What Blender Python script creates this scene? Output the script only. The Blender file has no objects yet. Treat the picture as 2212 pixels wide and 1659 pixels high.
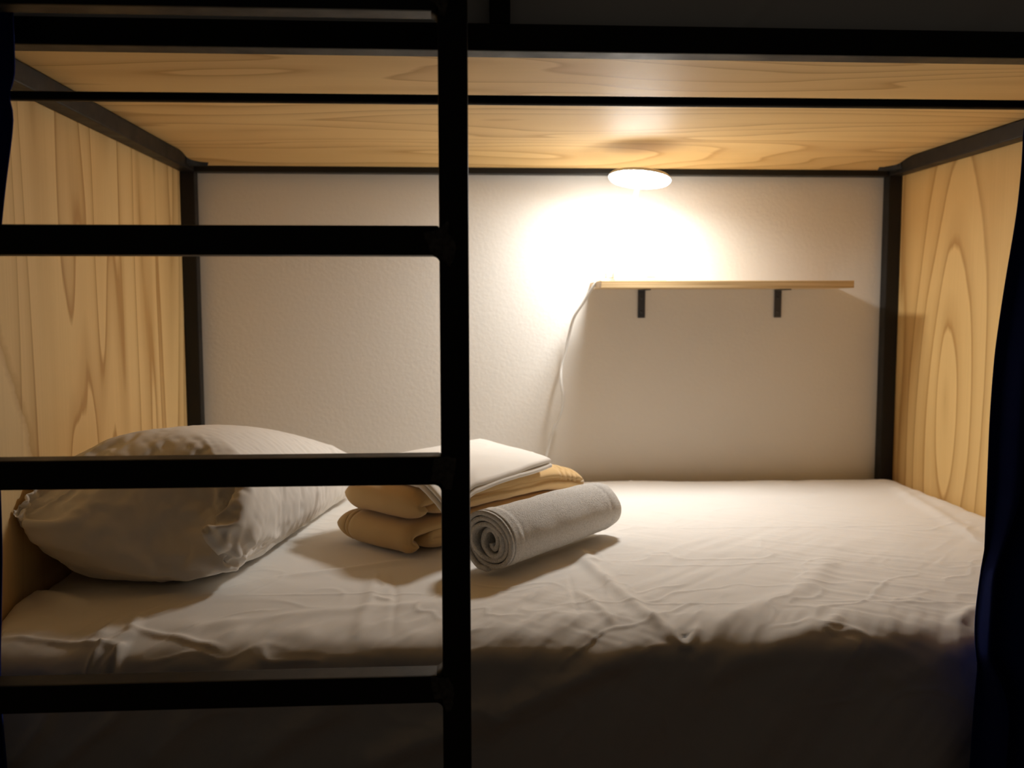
import bpy, bmesh, math, random
import numpy as np
from mathutils import Matrix, Vector

# ------------------------------------------------------------------ camera, world, exposure
SC = bpy.context.scene
COL = SC.collection
CAM = (0.7161, -2.6352, -0.3637)
YAW, PITCH, ROLL, FPX = 0.05827, 0.08492, -0.00161, 2014.9


def make_camera():
    fw = Vector((math.sin(YAW) * math.cos(PITCH), math.cos(YAW) * math.cos(PITCH), -math.sin(PITCH)))
    r = Vector((math.cos(YAW), -math.sin(YAW), 0))
    u = r.cross(fw)
    r2 = r * math.cos(ROLL) + u * math.sin(ROLL)
    u2 = u * math.cos(ROLL) - r * math.sin(ROLL)
    cd = bpy.data.cameras.new('camera')
    co = bpy.data.objects.new('camera', cd)
    COL.objects.link(co)
    co.matrix_world = Matrix(((r2.x, u2.x, -fw.x, CAM[0]), (r2.y, u2.y, -fw.y, CAM[1]),
                              (r2.z, u2.z, -fw.z, CAM[2]), (0, 0, 0, 1)))
    cd.sensor_width = 36
    cd.lens = FPX / 2212 * 36
    cd.clip_start = .05
    cd.dof.use_dof = True
    cd.dof.focus_distance = 1.62
    cd.dof.aperture_fstop = 4.0
    SC.camera = co


make_camera()
WORLD = bpy.data.worlds.new('world')
SC.world = WORLD
WORLD.use_nodes = True
WORLD.node_tree.nodes['Background'].inputs[0].default_value = (1.0, .86, .70, 1)   # the dark dormitory around the bunk
WORLD.node_tree.nodes['Background'].inputs[1].default_value = .015
LAMP_STRENGTH = 122.0
LAMP_COLOR = (1.0, .985, .95)
SC.view_settings.view_transform = 'Standard'
SC.view_settings.look = 'None'
SC.view_settings.gamma = 1
SC.view_settings.exposure = 0.10
SC.view_settings.use_curve_mapping = False
SC.cycles.max_bounces = 10
SC.cycles.diffuse_bounces = 7
SC.cycles.sample_clamp_indirect = 6

RND = random.Random(11)
W = 1.95          # clear length of the bunk between the posts
T = .0382         # steel tube
YF = -1.292       # front face of the bunk frame
YL = -1.420       # front face of the ladder
ZM = -.868        # mattress top
FLOOR_Z = -1.62


# ------------------------------------------------------------------ materials
def mat(name, color, rough=.6, spec=.3, **kw):
    m = bpy.data.materials.new(name)
    m.use_nodes = True
    b = m.node_tree.nodes['Principled BSDF']
    b.inputs['Base Color'].default_value = (*color, 1)
    b.inputs['Roughness'].default_value = rough
    b.inputs['Specular IOR Level'].default_value = spec
    for k, v in kw.items():
        b.inputs[k].default_value = v
    return m


class N:
    """small node helper"""
    def __init__(s, m):
        s.t = m.node_tree
        s.b = s.t.nodes['Principled BSDF']

    def n(s, kind, **kw):
        x = s.t.nodes.new(kind)
        for k, v in kw.items():
            setattr(x, k, v)
        return x

    def l(s, a, b):
        s.t.links.new(a, b)

    def coord(s, scale=(1, 1, 1), loc=(0, 0, 0), rot=(0, 0, 0)):
        c = s.n('ShaderNodeTexCoord')
        mp = s.n('ShaderNodeMapping')
        mp.inputs['Scale'].default_value = scale
        mp.inputs['Location'].default_value = loc
        mp.inputs['Rotation'].default_value = rot
        s.l(c.outputs['Object'], mp.inputs['Vector'])
        return mp.outputs['Vector']

    def noise(s, vec, scale, detail=2, rough=.5, dist=0):
        x = s.n('ShaderNodeTexNoise')
        x.inputs['Scale'].default_value = scale
        x.inputs['Detail'].default_value = detail
        x.inputs['Roughness'].default_value = rough
        x.inputs['Distortion'].default_value = dist
        s.l(vec, x.inputs['Vector'])
        return x.outputs['Fac']

    def math(s, op, a, b=None, c=None):
        x = s.n('ShaderNodeMath', operation=op)
        for i, v in enumerate((a, b, c)):
            if v is None:
                continue
            if hasattr(v, 'links'):
                s.l(v, x.inputs[i])
            else:
                x.inputs[i].default_value = v
        return x.outputs[0]

    def ramp(s, fac, stops, interp='LINEAR'):
        x = s.n('ShaderNodeValToRGB')
        x.color_ramp.interpolation = interp
        e = x.color_ramp.elements
        while len(e) < len(stops):
            e.new(.5)
        for k, (p, c) in enumerate(stops):
            e[k].position = p
            e[k].color = (*c, 1) if len(c) == 3 else c
        s.l(fac, x.inputs['Fac'])
        return x.outputs['Color']

    def mix(s, fac, a, b, blend='MIX'):
        x = s.n('ShaderNodeMix', data_type='RGBA', blend_type=blend)
        for sock, v in ((x.inputs['Factor'], fac), (x.inputs[6], a), (x.inputs[7], b)):
            if hasattr(v, 'links'):
                s.l(v, sock)
            elif isinstance(v, tuple):
                sock.default_value = (*v, 1)
            else:
                sock.default_value = v
        return x.outputs[2]

    def bump(s, h, strength=.3, dist=.002):
        x = s.n('ShaderNodeBump')
        x.inputs['Strength'].default_value = strength
        x.inputs['Distance'].default_value = dist
        s.l(h, x.inputs['Height'])
        s.l(x.outputs['Normal'], s.b.inputs['Normal'])

    def color(s, c):
        s.l(c, s.b.inputs['Base Color'])


def wood(name, along, across, seed, rings=7.0, stretch=.55, cross=3.4, ovals=(), light=(.82, .59, .275), dark=(.45, .245, .075), contrast=1.0, sap=None):
    """rotary-cut pine plywood: growth rings are the contour lines of a stretched noise field"""
    m = mat(name, light, .55, .3)
    g = N(m)
    sc = [.35, .35, .35]
    sc[along], sc[across] = stretch, cross
    v = g.coord(tuple(sc), (seed * 3.1, seed * 1.7, seed * 2.3))
    f = g.noise(v, 1.0, 2.2, .45, .25)
    f = g.math('MULTIPLY', f, rings)
    if ovals:
        c = g.n('ShaderNodeTexCoord')
        sp = g.n('ShaderNodeSeparateXYZ')
        g.l(c.outputs['Object'], sp.inputs[0])
        for (ca, cc, ra, rc, amp) in ovals:
            a = g.math('DIVIDE', g.math('SUBTRACT', sp.outputs[along], ca), ra)
            b = g.math('DIVIDE', g.math('SUBTRACT', sp.outputs[across], cc), rc)
            d = g.math('SQRT', g.math('ADD', g.math('MULTIPLY', a, a), g.math('MULTIPLY', b, b)))
            w = g.math('MULTIPLY', g.math('MAXIMUM', g.math('SUBTRACT', 1.0, g.math('MULTIPLY', d, .28)), 0.0), amp)
            f = g.math('ADD', f, w)
    sc2 = [2., 2., 2.]
    sc2[along], sc2[across] = 2.5, 26
    wob = g.noise(g.coord(tuple(sc2)), 1.0, 3, .6)
    f = g.math('ADD', f, g.math('MULTIPLY', wob, .14))
    fr = g.math('FRACT', f)
    ringc = g.ramp(fr, [(0, (0, 0, 0)), (.45, (.10, .10, .10)), (.80, (.42, .42, .42)), (.93, (1, 1, 1)), (1, (0, 0, 0))])
    sc3 = [60., 60., 60.]
    sc3[along], sc3[across] = 3, 240
    fib = g.noise(g.coord(tuple(sc3)), 1.0, 2, .6)
    sc4 = [.8, .8, .8]
    sc4[along], sc4[across] = .9, 2.6
    blot = g.noise(g.coord(tuple(sc4), (seed, 4, seed)), 1.0, 2, .5)
    k = g.math('MULTIPLY', ringc, g.math('MULTIPLY_ADD', blot, 1.3, .05))
    k = g.math('MULTIPLY', k, contrast)
    base = g.mix(k, light, dark)
    warm = g.mix(g.math('MULTIPLY', g.math('SUBTRACT', blot, .45), 1.6), base, tuple(x * y for x, y in zip(light, (.90, .80, .66))))
    if sap:                                   # a tongue of paler sapwood with a dark outer line
        c = g.n('ShaderNodeTexCoord')
        sp = g.n('ShaderNodeSeparateXYZ')
        g.l(c.outputs['Object'], sp.inputs[0])
        ragged = g.math('MULTIPLY', g.math('SUBTRACT', g.noise(g.coord((3, 3, 9)), 2.0, 3, .6), .5), .06)
        edge = g.math('MULTIPLY_ADD', sp.outputs[along], sap[0], sap[1])
        d = g.math('ADD', g.math('SUBTRACT', edge, sp.outputs[across]), ragged)
        inside = g.math('MULTIPLY', d, 160.0)
        inside.node.use_clamp = True
        line = g.math('SUBTRACT', 1.0, g.math('MULTIPLY', g.math('ABSOLUTE', d), 45.0))
        line.node.use_clamp = True
        warm = g.mix(g.math('MULTIPLY', inside, .8), warm, tuple(min(.9, x * y) for x, y in zip(light, (1.04, 1.10, 1.28))))
        warm = g.mix(g.math('MULTIPLY', line, .45), warm, dark)
    col = g.mix(g.math('MULTIPLY', fib, .16), warm, tuple(x * .75 for x in dark))
    g.color(col)
    g.bump(fib, .06, .001)
    return m


def fabric(name, color, rough=.9, weave=900, bump=.12, var=.03, fuzz=0.0):
    m = mat(name, color, rough, .1)
    g = N(m)
    v = g.coord()
    n1 = g.noise(v, weave, 2, .6)
    n2 = g.noise(v, 6, 3, .5)
    g.color(g.mix(g.math('MULTIPLY', n2, var * 2), color, tuple(c * .85 for c in color)))
    g.bump(n1, bump, .001)
    if fuzz:
        m.node_tree.nodes['Principled BSDF'].inputs['Sheen Weight'].default_value = fuzz
    return m


M = {}
M['steel'] = mat('black_steel', (.012, .0118, .0115), .48, .28)
g = N(M['steel'])
v = g.coord()
g.l(g.ramp(g.noise(v, 14, 4, .6), [(.3, (.40, .40, .40)), (.7, (.58, .58, .58))]), g.b.inputs['Roughness'])
g.bump(g.noise(v, 420, 2, .5), .10, .0006)
M['weld'] = mat('weld_filler', (.060, .055, .050), .9, .15)
g = N(M['weld'])
v = g.coord()
g.color(g.ramp(g.noise(v, 130, 4, .65), [(.30, (.045, .042, .038)), (.60, (.13, .12, .105))]))
g.bump(g.noise(v, 300, 3, .6), .5, .001)
M['bracket'] = mat('bracket_steel', (.05, .052, .058), .38, .5)
g = N(M['bracket'])
g.bump(g.noise(g.coord(), 300, 2), .08, .0005)

M['wall'] = mat('plaster', (.74, .715, .665), .85, .2)
g = N(M['wall'])
v = g.coord()
n1, n2 = g.noise(v, 95, 3, .55), g.noise(v, 2.2, 3, .5)
g.color(g.mix(n2, (.80, .775, .73), (.765, .74, .695)))
g.bump(n1, .26, .003)
M['floor'] = mat('dark_floor', (.10, .075, .055), .5, .3)
g = N(M['floor'])
g.color(g.ramp(g.noise(g.coord((1, 8, 1)), 3, 4), [(.3, (.34, .19, .10)), (.7, (.46, .27, .15))]))

M['wood_left'] = wood('pine_left', 2, 1, 2.0, 13.0, .38, 3.2, contrast=1.45, sap=(-.48, -1.245))
M['wood_right'] = wood('pine_right', 2, 1, 5.0, 4.5, .42, 3.6, ovals=((-.61, -.275, .22, .058, 3.4),), light=(.80, .555, .235), contrast=1.3)
M['wood_ceiling'] = wood('pine_ceiling', 0, 1, 7.0, 15.0, .50, 3.0)
M['ply_edge'] = mat('plywood_shelf', (.62, .43, .22), .55, .3)
g = N(M['ply_edge'])
v = g.coord((2.0, 30, 260))
g.color(g.ramp(g.noise(v, 1.0, 3, .6), [(.32, (.40, .255, .115)), (.5, (.63, .45, .235)), (.7, (.72, .55, .32))]))
g.bump(g.noise(g.coord((6, 60, 60)), 1.0, 2), .1, .001)

M['sheet'] = fabric('white_cotton', (.85, .825, .785), .92, 1400, .10, .03)
M['case'] = fabric('pillow_cotton', (.85, .825, .785), .92, 1400, .10, .03)
M['linen'] = fabric('folded_cotton', (.83, .80, .75), .92, 1400, .08, .03)
M['blanket'] = fabric('beige_fleece', (.66, .455, .215), .95, 420, .35, .08, .25)
M['curtain'] = fabric('navy_cloth', (.011, .024, .16), .85, 1100, .2, .10)
M['towel'] = mat('terry', (.75, .735, .70), .97, .05)
g = N(M['towel'])
v = g.coord()
n1 = g.noise(v, 300, 4, .7)
g.color(g.ramp(n1, [(.32, (.68, .665, .63)), (.60, (.88, .87, .845))]))
g.bump(n1, .9, .0045)
M['hem'] = fabric('flat_weave', (.74, .725, .69), .9, 1300, .15, .03)
M['plastic'] = mat('white_plastic', (.82, .81, .78), .32, .45)
g = N(M['plastic'])
g.bump(g.noise(g.coord(), 160, 2), .02, .0004)
M['plug'] = mat('grey_plug', (.42, .41, .40), .45, .4)
g = N(M['plug'])
g.bump(g.noise(g.coord(), 160, 2), .02, .0004)
M['cable'] = mat('white_cable', (.76, .755, .73), .45, .4)
g = N(M['cable'])
g.bump(g.noise(g.coord(), 200, 2), .03, .0004)
M['diffuser'] = mat('lamp_diffuser', (.9, .9, .88), .4, .3)
b = M['diffuser'].node_tree.nodes['Principled BSDF']
b.inputs['Emission Color'].default_value = (*LAMP_COLOR, 1)
b.inputs['Emission Strength'].default_value = LAMP_STRENGTH


# ------------------------------------------------------------------ object helpers
def tag(o, label=None, cat=None, group=None, kind=None):
    for k, v in (('label', label), ('category', cat), ('group', group), ('kind', kind)):
        if v:
            o[k] = v
    return o


def empty(name, loc, label, cat, group=None):
    o = bpy.data.objects.new(name, None)
    o.empty_display_size = .05
    COL.objects.link(o)
    o.location = loc
    return tag(o, label, cat, group)


def link(name, me, m, parent=None, smooth=True):
    o = bpy.data.objects.new(name, me)
    COL.objects.link(o)
    if m:
        me.materials.append(m)
    if smooth:
        me.polygons.foreach_set('use_smooth', [True] * len(me.polygons))
    if parent:
        o.parent = parent
        pw = Matrix.Identity(4)
        q = parent
        while q:
            pw = Matrix.Translation(q.location) @ pw
            q = q.parent
        o.location = -pw.translation        # the meshes carry world coordinates
    return o


def data(name, v, f, m, parent=None, smooth=True):
    me = bpy.data.meshes.new(name)
    me.from_pydata([tuple(map(float, p)) for p in v], [], f)
    me.update()
    return link(name, me, m, parent, smooth)


def from_bm(name, bm, m, parent=None, smooth=True):
    me = bpy.data.meshes.new(name)
    bmesh.ops.recalc_face_normals(bm, faces=bm.faces)
    bm.to_mesh(me)
    bm.free()
    return link(name, me, m, parent, smooth)


def add_box(bm, x0, x1, y0, y1, z0, z1, bev=.002, seg=2):
    vs = [bm.verts.new(p) for p in ((x0, y0, z0), (x1, y0, z0), (x1, y1, z0), (x0, y1, z0),
                                    (x0, y0, z1), (x1, y0, z1), (x1, y1, z1), (x0, y1, z1))]
    fs = [bm.faces.new([vs[i] for i in q]) for q in
          ((3, 2, 1, 0), (4, 5, 6, 7), (0, 1, 5, 4), (1, 2, 6, 5), (2, 3, 7, 6), (3, 0, 4, 7))]
    if bev:
        es = list({e for f in fs for e in f.edges})
        bmesh.ops.bevel(bm, geom=es, offset=bev, segments=seg, profile=.6, affect='EDGES', clamp_overlap=True)


def box(name, x0, x1, y0, y1, z0, z1, m, parent=None, bev=.002, seg=2):
    bm = bmesh.new()
    add_box(bm, x0, x1, y0, y1, z0, z1, bev, seg)
    return from_bm(name, bm, m, parent, smooth=False)


def grid_faces(nu, nv, wrap=False):
    f = []
    for j in range(nv - 1):
        for i in range(nu - 1 if not wrap else nu):
            a, b2 = j * nu + i, j * nu + (i + 1) % nu
            f.append((a, b2, b2 + nu, a + nu))
    return f


def tube(name, pts, rad, m, parent=None, seg=14, smooth_n=10, caps=True):
    """round tube along a Catmull-Rom path"""
    P = [Vector(p) for p in pts]
    Q = []
    if smooth_n > 1 and len(P) > 2:
        E = [P[0] * 2 - P[1]] + P + [P[-1] * 2 - P[-2]]
        for i in range(1, len(E) - 2):
            for k in range(smooth_n):
                t = k / smooth_n
                a, b2, c, d = E[i - 1:i + 3]
                Q.append(.5 * ((2 * b2) + (c - a) * t + (2 * a - 5 * b2 + 4 * c - d) * t * t + (3 * b2 - a - 3 * c + d) * t ** 3))
        Q.append(P[-1])
    else:
        Q = P
    bm = bmesh.new()
    n = len(Q)
    up = None
    rows = []
    for i in range(n):
        d = (Q[min(i + 1, n - 1)] - Q[max(i - 1, 0)]).normalized()
        if up is None:
            up = d.orthogonal().normalized()
        up = (up - d * up.dot(d)).normalized()
        s = d.cross(up)
        r = rad(i / (n - 1)) if callable(rad) else rad
        rows.append([bm.verts.new(Q[i] + (up * math.cos(a) + s * math.sin(a)) * r)
                     for a in [2 * math.pi * k / seg for k in range(seg)]])
    for i in range(n - 1):
        for k in range(seg):
            bm.faces.new((rows[i][k], rows[i][(k + 1) % seg], rows[i + 1][(k + 1) % seg], rows[i + 1][k]))
    if caps:
        bm.faces.new(rows[0][::-1])
        bm.faces.new(rows[-1])
    return from_bm(name, bm, m, parent)


def lathe(name, prof, m, parent, mtx, seg=64):
    """surface of revolution about local z, placed by mtx"""
    bm = bmesh.new()
    rows = []
    for r, z in prof:
        if r < 1e-6:
            rows.append([bm.verts.new(mtx @ Vector((0, 0, z)))])
        else:
            rows.append([bm.verts.new(mtx @ Vector((r * math.cos(2 * math.pi * k / seg), r * math.sin(2 * math.pi * k / seg), z)))
                         for k in range(seg)])
    for a, b2 in zip(rows, rows[1:]):
        for k in range(seg):
            k2 = (k + 1) % seg
            if len(a) == 1 and len(b2) > 1:
                bm.faces.new((a[0], b2[k], b2[k2]))
            elif len(b2) == 1 and len(a) > 1:
                bm.faces.new((a[k], b2[0], a[k2]))
            elif len(a) > 1:
                bm.faces.new((a[k], b2[k], b2[k2], a[k2]))
    return from_bm(name, bm, m, parent)


def solid(o, t, offset=-1, sub=0):
    s = o.modifiers.new('thickness', 'SOLIDIFY')
    s.thickness = t
    s.offset = offset
    if sub:
        q = o.modifiers.new('round', 'SUBSURF')
        q.levels = q.render_levels = sub
    return o


# ------------------------------------------------------------------ noise for cloth relief
def _hash(ix, iy, seed):
    n = (ix.astype(np.int64) * 374761393 + iy.astype(np.int64) * 668265263 + seed * 1274126177) & 0x7fffffff
    n = ((n ^ (n >> 13)) * 1274126177) & 0x7fffffff
    return ((n ^ (n >> 16)) & 0xffff) / 65535.0


def vnoise(x, y, seed=0):
    x, y = np.asarray(x, float), np.asarray(y, float)
    ix, iy = np.floor(x), np.floor(y)
    fx, fy = x - ix, y - iy
    fx = fx ** 3 * (fx * (fx * 6 - 15) + 10)
    fy = fy ** 3 * (fy * (fy * 6 - 15) + 10)
    a, b2 = _hash(ix, iy, seed), _hash(ix + 1, iy, seed)
    c, d = _hash(ix, iy + 1, seed), _hash(ix + 1, iy + 1, seed)
    return (a + (b2 - a) * fx) * (1 - fy) + (c + (d - c) * fx) * fy - .5


def fbm(x, y, seed=0, octs=3, gain=.5):
    s, a = 0, 1.0
    for k in range(octs):
        s = s + a * vnoise(x * 2 ** k, y * 2 ** k, seed + k * 17)
        a *= gain
    return s


def crease(x, y, seed=0):
    """thin sharp ridges where a noise field crosses zero"""
    n = np.abs(fbm(x, y, seed, 2)) * 2
    return np.clip(1 - n * 5, 0, 1) ** 2


def ridge(X, Y, pts, w, h):
    """a fold along a polyline, tapering at its ends"""
    tot = sum(math.dist(a, b2) for a, b2 in zip(pts, pts[1:]))
    best = np.full(X.shape, 9.0)
    pos = np.zeros(X.shape)
    acc = 0
    for a, b2 in zip(pts, pts[1:]):
        dx, dy = b2[0] - a[0], b2[1] - a[1]
        L = math.hypot(dx, dy)
        u = np.clip(((X - a[0]) * dx + (Y - a[1]) * dy) / (L * L), 0, 1)
        d = np.hypot(X - a[0] - u * dx, Y - a[1] - u * dy)
        k = d < best
        best = np.where(k, d, best)
        pos = np.where(k, acc + u * L, pos)
        acc += L
    s = pos / tot
    tap = np.clip(np.minimum(s, 1 - s) * 5 + .25, 0, 1)
    return h * tap * np.exp(-(best / w) ** 2)


# ------------------------------------------------------------------ setting
o = box('wall_back', -1.6, 3.6, T + .001, T + .12, FLOOR_Z, 1.3, M['wall'], bev=0)
tag(o, kind='structure')
o = box('floor', -1.6, 3.6, -4.2, T + .12, FLOOR_Z - .06, FLOOR_Z, M['floor'], bev=0)
tag(o, kind='structure')

# ------------------------------------------------------------------ bunk frame
bunk = empty('bunk_bed', (W / 2, -.63, FLOOR_Z), 'black steel bunk bed frame with pale pine side panels and pine underside above', 'bunk bed')
ZT = .62
for x0 in (-T, W):
    box('post', x0, x0 + T, 0, T, FLOOR_Z, ZT, M['steel'], bunk, .003)
    box('post', x0, x0 + T, YF, YF + T, FLOOR_Z, ZT, M['steel'], bunk, .003)
ZF = -.0088
box('front_rail', 0, W, YF, YF + T, ZF, ZF + T, M['steel'], bunk, .003)
box('back_rail', 0, W, .002, T, 0, T, M['steel'], bunk, .003)
for x0 in (-T, W):
    box('side_rail', x0, x0 + T, YF + T, 0, 0, T, M['steel'], bunk, .003)
box('bunk_board', -.036, W + .036, YF + T + .002, T, .0395, .0575, M['wood_ceiling'], bunk, .001, 1)
bm = bmesh.new()
WEDGE = ((.0015, .0165), (-.02, .0185), (-.06, .0265), (-.10, .0340), (-.14, .0385), (-.17, .0393), (.0015, .0393))
wa, wb = [[bm.verts.new((x, y, z)) for y, z in WEDGE] for x in (.001, W - .001)]
for k in range(7):
    bm.faces.new((wa[k], wa[(k + 1) % 7], wb[(k + 1) % 7], wb[k]))
bm.faces.new(wa[::-1])
bm.faces.new(wb)
from_bm('batten', bm, M['wood_ceiling'], bunk, smooth=False)
box('side_panel', -T - .0195, -T - .0015, YF, T, -1.16, T, M['wood_left'], bunk, .001, 1)
box('side_panel', W + T + .0015, W + T + .0195, YF, T, -1.16, T, M['wood_right'], bunk, .001, 1)
# lower deck that carries the mattress
for y0 in (YF + T + .040, -.005 - T):
    box('deck_rail', 0, W, y0, y0 + T, -1.16, -1.16 + T, M['steel'], bunk, .003)
for x0 in (-T, W):
    box('deck_rail', x0, x0 + T, YF + T, 0, -1.16, -1.16 + T, M['steel'], bunk, .003)
box('deck_board', .004, W - .004, YF + T + .046, -.008, -1.12, -1.104, M['wood_ceiling'], bunk, .001, 1)
# guard rail of the upper bunk
box('guard_post', .764, .793, YF, YF + .026, ZF + T, ZT - .03, M['steel'], bunk, .002)
box('guard_rail', 0, W, YF + .002, YF + .036, ZT - .034, ZT, M['steel'], bunk, .002)


def weld_fillet(cx, cy, z0, z1, sx, sy, size):
    """rough fillet in an inside corner of the frame"""
    bm = bmesh.new()
    rows = []
    for z in (z0, (z0 * .4 + z1 * .6), z1):
        row = [bm.verts.new((cx, cy, z))]
        for k in range(8):
            t = k / 7
            a, b2 = (1 - t) ** 1.7, t ** 1.7
            s = size * (1 + RND.uniform(-.12, .12))
            row.append(bm.verts.new((cx + sx * s * a, cy + sy * s * b2, z + RND.uniform(-.001, .001))))
        rows.append(row)
    for a, b2 in zip(rows, rows[1:]):
        for k in range(9):
            k2 = (k + 1) % 9
            bm.faces.new((a[k], a[k2], b2[k2], b2[k]))
    bm.faces.new(rows[0][::-1])
    bm.faces.new(rows[-1])
    return from_bm('weld_bead', bm, M['steel'], bunk)


weld_fillet(0, -.030, .010, .039, 1, -1, .045)
weld_fillet(W, -.030, .010, .039, -1, -1, .045)
weld_fillet(0, YF + T, .004, .034, 1, 1, .05)
weld_fillet(W, YF + T, .004, .034, -1, 1, .05)

# ------------------------------------------------------------------ ladder
LX = .6933
lad = empty('ladder', (.41, YL + T / 2, FLOOR_Z), 'black steel ladder with wide square rungs standing in front of the bunk', 'ladder')
box('stile', LX, LX + T, YL, YL + T, FLOOR_Z, ZT, M['steel'], lad, .003)
box('stile', -.004, -.004 + T, YL, YL + T, FLOOR_Z, ZT, M['steel'], lad, .003)
RUNGS = (.306, .0056, -.3004, -.6004, -.8970, -1.197)
for z in RUNGS:
    box('rung', -.004 + T, LX, YL, YL + T, z, z + T, M['steel'], lad, .003)
for x0 in (-.004, LX):
    for z0 in (ZF + .006, ):
        box('standoff', x0 + .006, x0 + T - .006, YL + T - .001, YF, z0, z0 + .026, M['steel'], lad, .002)


def patch(cx, cz, pts, h=.0016):
    """ground-down lump of filler over a joint"""
    bm = bmesh.new()
    ring = []
    n = len(pts)
    for k in range(n):
        for s in range(4):
            t = s / 4
            ax, az = pts[k]
            bx, bz = pts[(k + 1) % n]
            j = .0011
            ring.append((cx + ax + (bx - ax) * t + RND.uniform(-j, j), cz + az + (bz - az) * t + RND.uniform(-j, j)))
    mx = sum(p[0] for p in ring) / len(ring)
    mz = sum(p[1] for p in ring) / len(ring)
    rows = []
    for f, d in ((1, -.0005), (.96, h * .55), (.84, h), (.5, h * 1.15), (.2, h * 1.1)):
        rows.append([bm.verts.new((mx + (x - mx) * f, YL - d - RND.uniform(-.0003, .0003), mz + (z - mz) * f)) for x, z in ring])
    for a, b2 in zip(rows, rows[1:]):
        for k in range(len(ring)):
            k2 = (k + 1) % len(ring)
            bm.faces.new((a[k], a[k2], b2[k2], b2[k]))
    bm.faces.new(rows[-1])
    return from_bm('weld_patch', bm, M['weld'], lad)


def corner_bead(z, dn):
    bm = bmesh.new()
    s = .008
    rows = []
    for y in (YL + .002, YL + T * .5, YL + T - .002):
        row = [bm.verts.new((LX, y, z))]
        for k in range(6):
            t = k / 5
            row.append(bm.verts.new((LX - s * (1 - t) ** 1.6, y, z + dn * s * t ** 1.6)))
        rows.append(row)
    for a, b2 in zip(rows, rows[1:]):
        for k in range(7):
            bm.faces.new((a[k], a[(k + 1) % 7], b2[(k + 1) % 7], b2[k]))
    bm.faces.new(rows[0])
    bm.faces.new(rows[-1][::-1])
    from_bm('weld_bead', bm, M['steel'], lad)


mm = .001
patch(LX, -.3004 + T / 2, [(-20 * mm, 9 * mm), (0, 15 * mm), (12 * mm, 26 * mm), (13 * mm, 8 * mm), (22 * mm, -4 * mm), (20 * mm, -22 * mm), (14 * mm, -34 * mm), (4 * mm, -26 * mm), (-12 * mm, -13 * mm), (-16 * mm, -2 * mm)])
patch(LX, -.6004 + T / 2, [(-9 * mm, 16 * mm), (8 * mm, 19 * mm), (20 * mm, 16 * mm), (19 * mm, -2 * mm), (15 * mm, -16 * mm), (13 * mm, -27 * mm), (6 * mm, -24 * mm), (-2 * mm, -16 * mm), (-13 * mm, -14 * mm), (-12 * mm, 2 * mm)])
patch(LX, -.8970 + T / 2, [(-15 * mm, 19 * mm), (-2 * mm, 16 * mm), (8 * mm, 17 * mm), (15 * mm, 4 * mm), (15 * mm, -10 * mm), (14 * mm, -24 * mm), (9 * mm, -32 * mm), (3 * mm, -30 * mm), (0, -14 * mm), (-12 * mm, -13 * mm), (-17 * mm, 6 * mm)])
patch(LX, .0056 + T / 2, [(-12 * mm, 16 * mm), (14 * mm, 17 * mm), (24 * mm, 12 * mm), (14 * mm, -6 * mm), (9 * mm, -26 * mm), (4 * mm, -24 * mm), (-1 * mm, -12 * mm), (-11 * mm, -6 * mm)])
for z in RUNGS[:5]:
    corner_bead(z, -1)
corner_bead(-.8970 + T, 1)

# ------------------------------------------------------------------ lower mattress in its sheet
mat_root = box('mattress', .0, W, YF + .100, -.02, -1.103, -.905, M['sheet'], None, .03, 4)
tag(mat_root, 'single mattress in a creased white sheet on the lower bunk', 'mattress')


def profile(t):
    """front-back section of the sheeted mattress: (y, z, ny, nz) at arc length t from the back"""
    t = np.asarray(t, float)
    L1 = 1.175
    A = np.linspace(0, math.pi / 2, 200)
    ey, ez = -1.145 - .110 * np.sin(A) ** .75, -.923 + .055 * np.clip(np.cos(A), 0, 1) ** .75
    es = np.r_[0, np.cumsum(np.hypot(np.diff(ey), np.diff(ez)))]
    L2 = es[-1]
    LD = math.hypot(.015, .237)
    py = np.where(t < L1, .03 - t, np.where(t < L1 + L2, np.interp(t - L1, es, ey), -1.255 - .015 * (t - L1 - L2) / LD))
    pz = np.where(t < L1, ZM, np.where(t < L1 + L2, np.interp(t - L1, es, ez), -.923 - .237 * (t - L1 - L2) / LD))
    ty, tz = np.gradient(ey), np.gradient(ez)
    tl = np.hypot(ty, tz) + 1e-12
    nyv = np.where(t < L1, 0, np.where(t < L1 + L2, np.interp(t - L1, es, tz / tl), -1))
    nzv = np.where(t < L1, 1, np.where(t < L1 + L2, np.interp(t - L1, es, -ty / tl), .06))
    q = np.hypot(nyv, nzv)
    return py, pz, nyv / q, nzv / q


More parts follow.
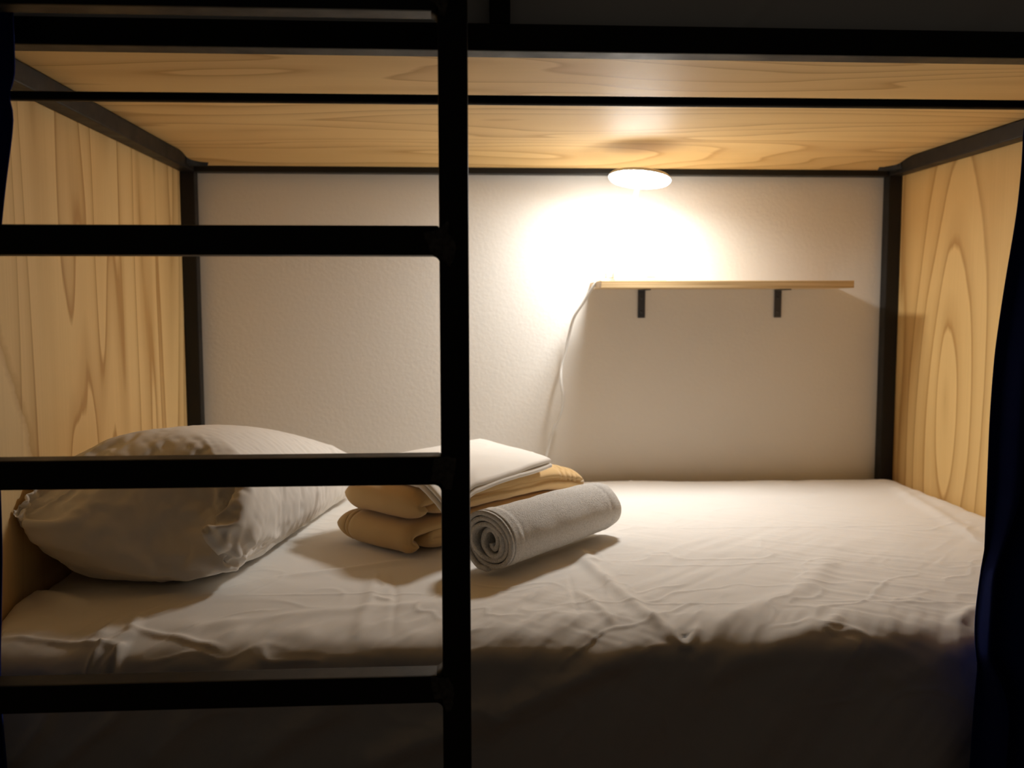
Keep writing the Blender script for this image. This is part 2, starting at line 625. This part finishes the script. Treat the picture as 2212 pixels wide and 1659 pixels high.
FOLDS = [
    ([(0.955, 0.814), (0.995, 1.05), (1.023, 1.2), (1.056, 1.272)], 0.013, 0.008),
    ([(0.927, 1.06), (0.964, 1.232)], 0.009, 0.005),
    ([(1.468, 0.864), (1.333, 1.072), (1.218, 1.167), (1.099, 1.26)], 0.024, 0.006),
    ([(1.332, 1.216), (1.294, 1.266)], 0.012, 0.004),
    ([(1.052, 1.259), (1.058, 1.281), (1.073, 1.28), (1.097, 1.237)], 0.006, 0.004),
    ([(1.068, 1.261), (1.07, 1.264)], 0.012, -0.005),
    ([(1.124, 0.607), (1.887, 0.634)], 0.004, 0.0014),
    ([(1.065, 0.906), (1.225, 0.922), (1.379, 0.9)], 0.003, 0.0014),
    ([(0.871, 1.133), (0.958, 1.126), (1.206, 1.154)], 0.003, 0.0016),
    ([(1.322, 1.142), (1.586, 1.166)], 0.003, 0.0014),
    ([(0.346, 1.062), (0.682, 1.057)], 0.003, 0.0014),
    ([(0.558, 0.936), (0.563, 1.076), (0.557, 1.253)], 0.012, 0.003),
    ([(0.591, 0.907), (0.607, 1.079), (0.61, 1.244)], 0.006, -0.002),
    ([(0.571, 1.076), (0.6, 1.093)], 0.006, 0.003),
    ([(0.923, 0.959), (0.91, 1.194)], 0.004, -0.002),
    ([(0.995, 0.949), (0.973, 1.102)], 0.004, 0.0015),
    ([(0.195, 1.149), (0.207, 1.228), (0.164, 1.298)], 0.01, 0.007),
    ([(0.187, 1.137), (0.157, 1.245)], 0.013, 0.007),
    ([(0.196, 1.208), (0.357, 1.268)], 0.007, 0.004),
    ([(0.013, 1.23), (0.108, 1.243), (0.211, 1.264)], 0.006, 0.004),
    ([(-0.03, 1.124), (-0.033, 1.025), (0.036, 1.068), (0.097, 1.125)], 0.026, 0.013),
    ([(1.923, 0.172), (1.82, 0.815)], 0.02, 0.006),
    ([(0.202, 1.172), (0.381, 0.954), (0.678, 0.813)], 0.014, 0.004),
    ([(0.235, 1.229), (0.493, 1.145), (0.683, 1.109)], 0.016, 0.003),
    ([(0.76, 1.185), (0.932, 0.96)], 0.016, 0.003),
    ([(0.987, 0.884), (0.962, 0.796)], 0.012, 0.006),
    ([(1.511, 1.246), (1.588, 1.19)], 0.014, 0.006),
    ([(0.733, 1.418), (0.791, 1.373), (0.884, 1.329), (1.007, 1.283)], 0.02, 0.014),
    ([(1.078, 1.342), (1.315, 1.239)], 0.02, 0.006),
    ([(0.048, 1.439), (0.102, 1.372), (0.13, 1.317)], 0.013, 0.016),
    ([(0.108, 1.441), (0.203, 1.365), (0.258, 1.307)], 0.012, 0.014),
    ([(0.236, 1.445), (0.326, 1.357), (0.415, 1.297)], 0.025, 0.016),
    ([(0.538, 1.454), (0.685, 1.403), (0.791, 1.349)], 0.022, 0.015),
    ([(0.372, 1.449), (0.511, 1.369), (0.581, 1.308)], 0.022, 0.013),
    ([(0.178, 1.246), (0.164, 1.311)], 0.006, 0.008),
    ([(0.211, 1.252), (0.177, 1.312)], 0.006, 0.009),
    ([(0.205, 1.262), (0.204, 1.312)], 0.006, 0.008),
    ([(1.372, 1.349), (1.507, 1.294)], 0.02, 0.006),
]


def build_sheet():
    nx, nt = 500, 390
    xs = np.linspace(-.0365, W + .0365, nx)
    ts = np.linspace(.034, 1.566, nt)
    X, Tt = np.meshgrid(xs, ts)
    py, pz, ny, nz = profile(Tt)
    h = .0050 * fbm(X / .30, Tt / .26, 3, 2) + .0022 * fbm(X / .085 + Tt / .5, Tt / .07, 9, 2)
    # drag lines running diagonally over the top
    u, v = X * .86 + Tt * .5, -X * .5 + Tt * .86
    h += .0017 * fbm(u / .22, v / .018, 21, 2) * np.clip(fbm(X / .3, Tt / .3, 5, 1) * 2.6 + .5, 0, 1)
    u2, v2 = X * .72 - Tt * .70, X * .70 + Tt * .72
    h += .0021 * fbm(u2 / .26, v2 / .022, 33, 2) * np.clip(fbm(X / .35, Tt / .3, 6, 1) * 3 + .3, 0, 1)
    h += .0022 * crease(X / .09 + .6 * Tt / .09, Tt / .11, 47) * np.clip((Tt - .75) / .3, 0, 1) * np.clip(fbm(X / .16, Tt / .16, 12, 1) * 4 + .5, 0, 1)
    h += .0018 * crease(X / .16, Tt / .12, 44) * np.clip(fbm(X / .2, Tt / .2, 8, 1) * 3 + .4, 0, 1)
    # puckers along the front edge
    edge = np.exp(-((Tt - 1.22) / .055) ** 2)
    h += edge * (.0045 * fbm(X / .065, Tt / .10, 51, 2) + .0045 * (.35 - 2 * np.abs(vnoise((X + .35 * Tt) / .055, Tt / .14, 53))) + .0028 * fbm((X + .6 * Tt) / .022, Tt / .09, 57, 2))
    # slanting hangs on the front face
    dr = np.clip((Tt - 1.27) / .06, 0, 1)
    u3, v3 = X * .55 - Tt * .83, X * .83 + Tt * .55
    h += dr * (.020 * fbm(v3 / .11, u3 / .40, 61, 2) + .0040 * fbm(v3 / .03, u3 / .25, 67, 2))
    for pts, w, a in FOLDS:
        x0, x1 = min(p[0] for p in pts) - 4 * w, max(p[0] for p in pts) + 4 * w
        t0, t1 = min(p[1] for p in pts) - 4 * w, max(p[1] for p in pts) + 4 * w
        i0, i1 = np.searchsorted(xs, x0), np.searchsorted(xs, x1)
        j0, j1 = np.searchsorted(ts, t0), np.searchsorted(ts, t1)
        if i1 > i0 and j1 > j0:
            h[j0:j1, i0:i1] += ridge(X[j0:j1, i0:i1], Tt[j0:j1, i0:i1], pts, w, a)
    # ends of the mattress round off
    e = np.minimum(X + .0365, W + .0365 - X)
    rd = np.clip(1 - e / .05, 0, 1)
    back = np.clip(1 - (Tt - .034) / .04, 0, 1)
    drop = .022 * (1 - np.sqrt(np.clip(1 - rd ** 2, 0, 1))) + .018 * (1 - np.sqrt(np.clip(1 - back ** 2, 0, 1)))
    h -= drop
    Y, Z = py + ny * h, pz + nz * h
    # hem just inside the corner posts along the front
    k = np.clip((Tt - 1.12) / .10, 0, 1)
    xl = -.0365 + .041 * k
    Xc = np.maximum(X, xl + .02 * (X + .0365) / .10)
    Xc = np.where(X < .0635, Xc, X)
    Xr = np.minimum(Xc, W - xl - .02 * (W + .0365 - X) / .10)
    Xc = np.where(X > W - .0635, Xr, Xc)
    Y = np.minimum(Y, -.003)
    v = np.stack([Xc, Y, Z], -1).reshape(-1, 3)
    f = [q[::-1] for q in grid_faces(nx, nt)]
    return data('fitted_sheet', v, f, M['sheet'], mat_root)


build_sheet()

# ------------------------------------------------------------------ upper mattress, its sheeted front shows above the rail
um = box('mattress', .0, W, -1.240, -.012, .0585, .235, M['sheet'], None, .03, 4)
tag(um, 'mattress on the upper bunk, its dim sheeted front edge above the top rail', 'mattress')


def build_upper_sheet():
    nx, nz = 240, 60
    xs = np.linspace(.002, W - .002, nx)
    t = np.linspace(0, 1, nz)
    X, Q = np.meshgrid(xs, t)
    z = .0315 + .21 * np.minimum(Q / .7, 1)
    y = -1.262 + np.clip((Q - .66) / .34, 0, 1) * .5
    z = z - .012 * np.exp(-((Q - .68) / .03) ** 2)
    y += -.004 * fbm((X + .5 * z) / .12, z / .3, 71, 2) - .003 * crease((X - z) / .2, z / .3, 73) + .002
    y = np.clip(y, -1.275, 0)
    z += np.where(Q > .72, .005 * fbm(X / .15, Q / .1, 75, 2) + .006, 0)
    v = np.stack([X, y, z], -1).reshape(-1, 3)
    return data('fitted_sheet', v, grid_faces(nx, nz), M['sheet'], um)


build_upper_sheet()


# ------------------------------------------------------------------ pillow: a cloth envelope inflated and settled on the bed
def sim_pillow(NU=46,NV=74,W=.54,L=.91,frames=44):
    import bpy,math,random
    sc=bpy.context.scene
    rnd=random.Random(4)
    # flat two-sided envelope, the long axis along +y, left edge raised
    verts=[];idx={}
    def pos(i,j,side):
        a=i/NU-.5;b=j/NV-.5
        edge=min(i,NU-i,j,NV-j)
        th=.018*min(1,edge/3)*side
        x=a*W;y=b*L
        return x,y,th+rnd.uniform(-.0015,.0015)
    ca,sa=math.cos(math.radians(9)),math.sin(math.radians(9))
    rz=math.radians(-10)
    def place(p):
        x,y,z=p
        x,z=x*ca+z*sa,-x*sa+z*ca
        x,y=x*math.cos(rz)-y*math.sin(rz),x*math.sin(rz)+y*math.cos(rz)
        X,Y,Z=x+.25,y-.60,z-.787
        q=math.exp(-((p[0]+W/2)**2+(p[1]+L/2)**2)/.05);return X-.015*q,Y-.035*q,Z+.03*q
    for side in (1,-1):
        for j in range(NV+1):
            for i in range(NU+1):
                if side==-1 and (i in(0,NU) or j in(0,NV)):
                    idx[(i,j,-1)]=idx[(i,j,1)];continue
                idx[(i,j,side)]=len(verts);verts.append(place(pos(i,j,side)))
    faces=[]
    for j in range(NV):
        for i in range(NU):
            q=[(i,j),(i+1,j),(i+1,j+1),(i,j+1)]
            faces.append([idx[(a,b,1)] for a,b in q])
            faces.append([idx[(a,b,-1)] for a,b in reversed(q)])
    m=bpy.data.meshes.new('sim');m.from_pydata(verts,[],faces);m.update()
    o=bpy.data.objects.new('sim',m);sc.collection.objects.link(o)
    pin=o.vertex_groups.new(name='pin')
    pin.add([idx[(0,0,1)],idx[(0,1,1)]],1,'REPLACE')
    pin.add([idx[(0,j,1)] for j in range(2,NV,6)],.2,'REPLACE')
    k=idx[(NU,0,1)];v=m.vertices[k].co;v.x-=.012;v.y+=.02;v.z=-.85
    pg=o.vertex_groups.new(name='press')
    for (i,j,sd),k in idx.items():
        pg.add([k],min(1,max(.04,(j-5)/12)),'REPLACE')
    cm=o.modifiers.new('c','CLOTH');s=cm.settings
    s.quality=6;s.mass=.1;s.tension_stiffness=18;s.compression_stiffness=18;s.shear_stiffness=6;s.bending_stiffness=.04
    s.use_pressure=True;s.uniform_pressure_force=20;s.effector_weights.gravity=.5
    s.vertex_group_pressure='press';s.vertex_group_mass='pin';s.pin_stiffness=1
    s.air_damping=2.5
    cm.collision_settings.use_self_collision=False
    cm.collision_settings.distance_min=.004
    tmp=[]
    for vs in ([(-.6,-2,-.866),(2,-2,-.866),(2,1,-.866),(-.6,1,-.866)],[(-.04,-2,-1.5),(-.04,1,-1.5),(-.04,1,.5),(-.04,-2,.5)]):
        pm=bpy.data.meshes.new('t');pm.from_pydata(vs,[],[(0,1,2,3)]);po=bpy.data.objects.new('t',pm);sc.collection.objects.link(po)
        c=po.modifiers.new('c','COLLISION');po.collision.thickness_outer=.004;po.collision.cloth_friction=20;tmp.append(po)
    cm.point_cache.frame_start=1;cm.point_cache.frame_end=frames
    sc.frame_start=1;sc.frame_end=frames
    for f in range(1,frames+1):sc.frame_set(f)
    dg=bpy.context.evaluated_depsgraph_get()
    e=o.evaluated_get(dg).to_mesh()
    out=[tuple(v.co) for v in e.vertices]
    o.evaluated_get(dg).to_mesh_clear()
    for x in tmp+[o]:
        bpy.data.objects.remove(x,do_unlink=True)
    sc.frame_set(1)
    return out,faces



def build_pillow():
    v, f = sim_pillow()
    v = np.array(v)
    lim = -.0355
    d = lim + .012 - v[:, 0]
    v[:, 0] = np.where(d > 0, lim + .012 * np.exp(-np.clip(d, 0, 1) / .012), v[:, 0])
    me = bpy.data.meshes.new('pillow')
    me.from_pydata(v.tolist(), [], f)
    me.update()
    bm = bmesh.new()
    bm.from_mesh(me)
    bmesh.ops.subdivide_edges(bm, edges=bm.edges[:], cuts=1, use_grid_fill=True, smooth=.55)
    bm.normal_update()
    co = np.array([p.co for p in bm.verts])
    nr = np.array([p.normal for p in bm.verts])
    x, y, z = co.T
    h = .0040 * fbm(x / .10 + z / .13, y / .10, 81, 2)
    calm = np.clip((y + .50) / .25, 0, 1) + np.clip((z + .70) / -.05, 0, 1)
    calm = np.clip(calm, .12, 1)
    h = h * calm
    h += calm * .0045 * crease((x + .35 * y) / .13, (y - .3 * z) / .22, 83) * np.clip(fbm(x / .2, y / .2, 84, 1) * 3 + .45, 0, 1)
    # creases fanning out from the tucked near corner
    ang = np.arctan2(z + .84, np.hypot(x - .36, 0) * np.sign(x - .36))
    cx, cy, cz = .36, -.93, -.83
    r = np.sqrt((x - cx) ** 2 + (y - cy) ** 2 + (z - cz) ** 2)
    th = np.arctan2(z - cz, x - cx)
    h += .006 * np.sin(th * 9 + 2.5 * fbm(r / .05, th, 87, 2)) * np.exp(-((r - .09) / .06) ** 2)
    th2 = np.arctan2(z - (-.715), y + 1.0)
    r2 = np.sqrt((x + .03) ** 2 + (y + 1.03) ** 2 + (z + .715) ** 2)
    h += .0025 * np.sin(th2 * 10 + 3) * np.exp(-((r2 - .08) / .06) ** 2)
    co2 = co + nr * h[:, None]
    co2[:, 2] = np.maximum(co2[:, 2], -.8645)
    co2[:, 0] = np.maximum(co2[:, 0], -.0372)
    for p, c in zip(bm.verts, co2):
        p.co = c
    bm.to_mesh(me)
    bm.free()
    o = link('pillow', me, M['case'])
    tag(o, 'plump white pillow with a tucked corner leaning against the left pine panel', 'pillow')
    s = o.modifiers.new('s', 'SUBSURF')
    s.levels = s.render_levels = 1
    return o


build_pillow()

# ------------------------------------------------------------------ folded blanket
BA = Vector((.452, -.655, 0))                     # its left corner
BL = Vector((1, 1, 0)).normalized()               # long side
BW = Vector((1, -1, 0)).normalized()              # short side, towards the towel
bl_root = empty('blanket', BA + BL * .28 + BW * .11 + Vector((0, 0, -.866)), 'thick beige fleece blanket folded into a two-layer stack behind the towel', 'blanket')


def roll_path(dl):
    """one thickly folded layer seen from its open side: (l, z)"""
    P = [(.50, .034), (.30, .0335), (.12, .034), (.066, .036)]
    for a in range(80, -131, -15):                       # curl at the heart of the fold
        P.append((.064 + .0095 * math.cos(math.radians(180 - a)), .0275 + .0095 * math.sin(math.radians(180 - a)) * .9))
    P += [(.085, .012), (.16, .011), (.30, .0105), (.45, .0105), (.52, .0115)]
    for a in range(-70, 71, 20):
        P.append((.532 + .024 * math.cos(math.radians(a)), .0335 + .0215 * math.sin(math.radians(a))))
    P += [(.50, .0555), (.35, .0560), (.20, .0555), (.08, .0560)]
    for a in range(90, 251, 16):
        P.append((.034 + .026 * math.cos(math.radians(a)), .0335 + .0225 * math.sin(math.radians(a))))
    return [(l + dl, z) for l, z in P]


def dense(P, n):
    P = np.array(P)
    s = np.r_[0, np.cumsum(np.hypot(*np.diff(P, axis=0).T))]
    q = np.linspace(0, s[-1], n)
    out = np.stack([np.interp(q, s, P[:, 0]), np.interp(q, s, P[:, 1])], -1)
    for _ in range(6):
        out[1:-1] = out[1:-1] * .5 + (out[:-2] + out[2:]) * .25
    return out


def blanket_layer(z0, dl, dw, seed, ribs_far, ribs_left):
    nu, nw = 260, 64
    P = dense(roll_path(dl), nu)
    wd = .226
    wv = np.linspace(0, 1, nw)
    U, V = np.meshgrid(np.linspace(0, 1, nu), wv)
    l = np.broadcast_to(P[:, 0], U.shape).copy()
    z = np.broadcast_to(P[:, 1], U.shape).copy()
    endn = .006 * fbm(U * 9, U * 0 + seed, seed, 2)
    w = dw + V * (wd + endn)
    mid = .0335
    for side, wm, k in ((0, .034, 1.0), (1, .050 if ribs_far else .022, 1.0 if ribs_far else .62)):
        d = V * wd if side == 0 else (1 - V) * wd
        q = np.clip(1 - d / wm, 0, 1)
        sc = 1 - k * (1 - np.sqrt(1 - np.minimum(q, .995) ** 2))
        z = mid + (z - mid) * sc
        l = (l - .28) * (1 - .03 * q ** 2) + .28
    z = z + .0035 * fbm(l / .10, w / .09, seed + 3, 2) + .0016 * fbm(l / .03, w / .04, seed + 5, 2)
    l = l + .004 * fbm(w / .06, z / .03, seed + 7, 2)
    # sewn hem: a few parallel grooves near one end
    for kk in range(4):
        if ribs_far:
            g0 = np.exp(-((l - (.478 + .017 * kk)) / .0035) ** 2) * (P[:, 1] > .045)[None, :]
            z = z - .0075 * g0
        if ribs_left:
            g0 = np.exp(-((V * wd - (.030 + .012 * (kk % 2))) / .0025) ** 2)
            out = np.sign(l - .20) * .003 * g0 * (l < .09)
            l = l - out
    if ribs_far:
        z = z - 1.3 * np.clip(l - .42, 0, 1) ** 2
    v = [BA + BL * float(a) + BW * float(b2) + Vector((0, 0, z0 + float(c))) for a, b2, c in zip(l.ravel(), w.ravel(), z.ravel())]
    o = data('fold', v, grid_faces(nu, nw), M['blanket'], bl_root)
    return solid(o, .019, 0)


blanket_layer(-.8655, 0, 0, 101, False, True)
blanket_layer(-.7995, .012, .010, 131, True, False)

# ------------------------------------------------------------------ folded white sheet on the blanket
fs_root = empty('folded_sheet', (.72, -.56, -.73), 'flat folded white cotton sheet lying on top of the beige blanket', 'sheet')


def slab(name, z0, t, grow, seed):
    L_, F_, R_, K_ = [np.array(p) for p in ((.505, -.575), (.695, -.880), (.928, -.560), (.775, -.235))]
    c = (L_ + F_ + R_ + K_) / 4
    n = 56
    s = np.linspace(0, 1, n)
    s = .5 - .5 * np.cos(s * math.pi)
    A, B = np.meshgrid(s, s)
    pos = ((1 - A) * (1 - B))[..., None] * L_ + (A * (1 - B))[..., None] * F_ + (A * B)[..., None] * R_ + ((1 - A) * B)[..., None] * K_
    pos = c + (pos - c) * grow
    x, y = pos[..., 0], pos[..., 1]
    ed = np.minimum(np.minimum(A, 1 - A), np.minimum(B, 1 - B)) * .38
    q = np.clip(1 - ed / (t * .6), 0, 1)
    half = t / 2 * np.sqrt(np.clip(1 - q ** 2, 0, 1))
    mid = z0 + t / 2 + .004 * fbm(x / .12, y / .12, seed, 2) + .0012 * crease(x / .12, y / .09, seed + 3)
    over = np.clip((x - y) / math.sqrt(2) - (BA.x - BA.y) / math.sqrt(2) - .222, 0, 1)
    front = np.clip(.02 - ((x - BA.x) + (y - BA.y)) / math.sqrt(2), 0, 1)
    mid = mid - 1.2 * over ** 2 - 2.4 * front ** 2 - .30 * over * np.clip((.75 - x) / .06, 0, 1)
    top = np.stack([x, y, mid + half], -1).reshape(-1, 3)
    bot = np.stack([x, y, mid - half], -1).reshape(-1, 3)
    f = grid_faces(n, n) + [tuple(i + n * n for i in q2[::-1]) for q2 in grid_faces(n, n)]
    o = data(name, np.r_[top, bot], f, M['linen'], fs_root)
    bm = bmesh.new()
    bm.from_mesh(o.data)
    bmesh.ops.remove_doubles(bm, verts=bm.verts, dist=.0002)
    bm.to_mesh(o.data)
    bm.free()
    o.data.polygons.foreach_set('use_smooth', [True] * len(o.data.polygons))
    return o


slab('fold', -.7295, .011, 1.0, 151)
slab('fold', -.7185, .013, .985, 157)

# ------------------------------------------------------------------ rolled towel
TA, TB = Vector((.768, -.934, 0)), Vector((1.036, -.632, 0))
TD = (TB - TA).normalized()
TS = Vector((TD.y, -TD.x, 0))
tw = empty('towel', (TA + TB) / 2 + Vector((0, 0, -.866)), 'white terry towel rolled into a cylinder in front of the beige blanket', 'towel')


def build_towel():
    nu, nv = 330, 110
    Lr = (TB - TA).length
    ph = np.linspace(0, 2 * math.pi * 4.15, nu)
    rr = .0105 + (.0605 - .0105) * (ph / ph[-1]) ** .92
    V = np.linspace(0, 1, nv)
    U, VV = np.meshgrid(np.arange(nu), V)
    P, R = ph[U], rr[U]
    tele = .010 * fbm(P / 2.3, P * 0, 171, 2) - .010 * (1 - R / .0605)
    tele2 = .018 * fbm(P / 1.7, P * 0 + 3, 177, 2)
    s = -.0 - tele * (1 - VV) + VV * Lr + tele2 * VV
    a0 = math.radians(215)
    squash = 1 - .06 * np.sin(P * 2 + .6) - .08 * np.cos(P + .5) * (R < .03)
    rad = R * squash * (1 - .10 * VV - .10 * np.clip((VV - .90) / .10, 0, 1) ** 2)
    rad = rad + .0022 * fbm(P / .9, s / .05, 181, 2) + .0022 * fbm(P / 3, s / .12, 183, 1)
    outer = np.clip((P - ph[-1] + 2 * math.pi * 1.15) / .4, 0, 1)
    hem = np.exp(-((s - .040) / .0022) ** 2) - .6 * np.exp(-((s - .045) / .003) ** 2)
    rad = rad + .0013 * hem * outer
    hem2 = np.exp(-((s - Lr + .050) / .006) ** 2) * outer
    rad = rad - .0016 * hem2
    hx, hz = rad * np.cos(P + a0), rad * np.sin(P + a0)
    # the core is folded over, not a perfect spiral
    core = np.clip(1 - R / .03, 0, 1)
    hx = hx * (1 - .45 * core) + .006 * core
    hz = hz * (1 + .35 * core)
    zc = .0635
    z = zc + hz
    z = np.where(z < .012, .012 - (.012 - z) * .25, z)
    v = [TA + TD * float(a) + TS * float(b2) + Vector((0, 0, -.8665 + float(c))) for a, b2, c in zip(s.ravel(), hx.ravel(), z.ravel())]
    o = data('rolled_cloth', v, grid_faces(nu, nv), M['towel'], tw)
    solid(o, .0088, 0)
    # flat-woven hem band round the near end
    k0 = int(nu * .755)
    bandp, n2 = [], nu - k0
    zz, hxx = z, hx
    for i in range(5):
        sv = .008 + .028 * i / 4
        vi = np.argmin(np.abs(V * Lr - sv))
        for u in range(k0, nu):
            pr = Vector((float(hxx[vi, u]), float(zz[vi, u]) - zc))
            pr = pr * (1 + .0047 / max(pr.length, .01))
            zt = max(zc + pr.y, .0068)
            bandp.append(TA + TD * (sv - float(tele[0, u]) * (1 - sv / Lr)) + TS * pr.x + Vector((0, 0, -.8665 + zt)))
    ob = data('hem_band', bandp, grid_faces(n2, 5), M['towel'], tw)
    solid(ob, .0008, 0)
    ob['label'] = 'smooth woven hem band'
    return o


build_towel()

# ------------------------------------------------------------------ wall shelf
SX0, SX1, SY0, SZ = 1.097, 1.785, -.165, -.3005
sh = empty('wall_shelf', ((SX0 + SX1) / 2, T, SZ), 'short plywood wall shelf on two black brackets under the glowing lamp', 'shelf')
box('shelf_board', SX0, SX1, SY0, T, SZ - .020, SZ, M['ply_edge'], sh, .0015, 2)
for xc in (1.246, 1.646):
    bm = bmesh.new()
    add_box(bm, xc - .0105, xc + .0105, T - .0035, T, SZ - .102, SZ - .0205, .0008, 1)
    add_box(bm, xc - .0105, xc + .0105, -.045, T, SZ - .0235, SZ - .0205, .0008, 1)
    br = from_bm('bracket', bm, M['bracket'], sh, smooth=False)
    for zz in (SZ - .045, SZ - .085):
        mt = Matrix.Translation((xc, T - .0034, zz)) @ Matrix.Rotation(math.radians(90), 4, 'X')
        lathe('screw', [(0, .0022), (.0025, .0018), (.004, .0002), (.004, -.0005)], M['bracket'], br, mt, 14)

# ------------------------------------------------------------------ lamp
lamp = empty('desk_lamp', (1.205, -.085, SZ), 'lit white LED lamp with a disc head on a bent neck, on the shelf', 'lamp')
# base with softly rounded corners
bm = bmesh.new()
add_box(bm, 1.142, 1.288, -.110, -.010, SZ + .0005, SZ + .033, .008, 4)
from_bm('base', bm, M['plastic'], lamp, smooth=False)
bm = bmesh.new()
add_box(bm, 1.2285, 1.2555, -.1125, -.1098, SZ + .012, SZ + .022, .0012, 2)
from_bm('switch', bm, M['plug'], lamp, smooth=False)
HC = Vector((1.1925, -.195, -.0360))
HM = Matrix.Translation(HC) @ Matrix.Rotation(math.radians(6.0), 4, 'Y') @ Matrix.Rotation(math.radians(-6.5), 4, 'X')
tube('neck', [(1.205, -.062, SZ + .028), (1.208, -.063, SZ + .055), (1.212, -.076, SZ + .098), (1.207, -.092, SZ + .130), (1.194, -.116, SZ + .170),
              (1.189, -.142, SZ + .206), (1.190, -.168, SZ + .235), (1.1925, -.190, SZ + .258)], .0052, M['plastic'], lamp, 16, 8)
hd = lathe('lamp_head', [(0, .0100), (.030, .0100), (.066, .0092), (.076, .0070), (.0810, .0020), (.0815, -.0020), (.0795, -.0022), (.0765, .0030), (.03, .0040), (0, .0040)], M['plastic'], lamp, HM)
df = lathe('diffuser', [(.0793, .0005), (.0795, -.0040), (.0760, -.0080), (.0660, -.0110), (.0450, -.0128), (.020, -.0134), (0, -.0135)], M['diffuser'], hd, HM)
df['label'] = 'glowing white diffuser'
tube('cable', [(1.146, -.080, SZ + .016), (1.128, -.080, SZ + .014), (1.108, -.076, SZ + .006), (1.092, -.066, SZ - .012), (1.068, -.040, -.358), (1.044, -.018, -.400),
               (1.032, .004, -.452), (1.024, .010, -.500), (1.012, .006, -.540), (1.008, -.018, -.580), (1.012, -.026, -.620), (1.013, -.004, -.655), (1.006, .022, -.690),
               (.990, .020, -.722), (.976, .010, -.770), (.962, -.004, -.820), (.955, -.016, -.852)], .0040, M['cable'], lamp, 12, 8)
bm = bmesh.new()
add_box(bm, 1.122, 1.146, -.088, -.072, SZ + .008, SZ + .024, .003, 3)
from_bm('plug', bm, M['plug'], lamp, smooth=False)

# ------------------------------------------------------------------ curtain rod and curtains
YR, ZR = -1.333, -.0865
rod = empty('curtain_rod', (W / 2, YR, ZR), 'thin black curtain rod running along the front of the bunk below the top rail', 'curtain rod')
tube('rod', [(-.034, YR, ZR - .0005), (W + .034, YR, ZR + .0035)], .0066, M['steel'], rod, 18, 1)
for x in (-.024, W + .012):
    box('rod_holder', x, x + .012, YR - .008, YF, ZR - .012, ZR + .012, M['steel'], rod, .002)


def curtain(name, edge, far, side, label, amp, nfold, seed, tuck=None):
    """edge: (z, x, y offset) of the free edge, top to bottom; the cloth hangs from there to x = far"""
    E = np.array(edge)
    nz, nx = 120, 150
    zs = np.linspace(E[0, 0], E[-1, 0], nz)
    ex = np.interp(-zs, -E[:, 0], E[:, 1])
    ey = np.interp(-zs, -E[:, 0], E[:, 2])
    for _ in range(14):
        ex[1:-1] = ex[1:-1] * .5 + (ex[:-2] + ex[2:]) * .25
        ey[1:-1] = ey[1:-1] * .5 + (ey[:-2] + ey[2:]) * .25
    s = np.linspace(0, 1, nx)
    S, Z = np.meshgrid(s, zs)
    turn = .12 + .88 * (1 - np.clip(np.abs(ey) / .022, 0, 1))[:, None]      # where the hem turns back it runs front to back
    adv = np.where(S < .1, S * turn, .1 * turn + (S - .1) * (1 - .1 * turn) / .9)
    X = ex[:, None] + (far - ex[:, None]) * adv
    ph = S * nfold * 2 * math.pi
    grow = np.clip((ZR - Z) / .35, 0, 1) * .6 + .4
    y = YR + amp * grow * np.sin(ph + 1.2 * vnoise(S * 4, Z * 1.5, seed) + .3) + .006 * vnoise(S * 12, Z * 3, seed + 1) * grow
    X = X + .010 * grow * np.sin(ph * 1.0 + 1.7) * np.clip(S * 9 - .9, 0, 1) * np.clip((1 - S) * 12, 0, 1)
    hold = np.clip(1 - S / .11, 0, 1) * np.clip(ey[:, None] / .016, 0, 1)
    y = y * (1 - hold) + hold * (YR - .004) + ey[:, None] * np.clip(1.25 - S / .08, 0, 1)
    # round the rod the cloth stays outside it
    nr = np.exp(-((Z - ZR) / .02) ** 2)
    y = y - (.011 * nr) * np.clip((y - YR + .02) / .01, 0, 1)
    y = np.where((np.abs(Z - ZR) < .014), np.minimum(y, YR - .0095), y)
    v = np.stack([X, y, Z], -1).reshape(-1, 3)
    f = grid_faces(nx, nz)
    o = data(name, v, f, M['curtain'])
    solid(o, .0022, 0)
    return tag(o, label, 'curtain', 'privacy curtains of the lower bunk')


RE = [(-.060, 1.522, 0), (-.095, 1.5185, 0), (-.150, 1.522, 0), (-.235, 1.519, 0), (-.33, 1.508, 0), (-.43, 1.499, 0), (-.53, 1.495, 0), (-.63, 1.495, 0), (-.67, 1.495, .004), (-.71, 1.495, .014), (-.76, 1.495, .022),
      (-.82, 1.494, .030), (-.86, 1.493, .032), (-.90, 1.492, .020), (-.94, 1.491, 0), (-1.0, 1.489, 0), (-1.10, 1.486, 0), (-1.36, 1.482, 0)]
curtain('curtain', RE, W - .03, 1, 'navy curtain drawn aside at the right foot end of the lower bunk', .018, 9, 3)
LE = [(.075, .133, 0), (-.08, .132, 0), (-.13, .126, 0), (-.20, .112, 0), (-.30, .098, 0), (-.45, .088, 0), (-.70, .085, 0), (-.90, .072, 0), (-1.0, .076, 0), (-1.10, .079, 0), (-1.36, .080, 0)]
curtain('curtain', LE, .042, -1, 'navy curtain drawn aside at the left head end of the lower bunk', .012, 2, 8)
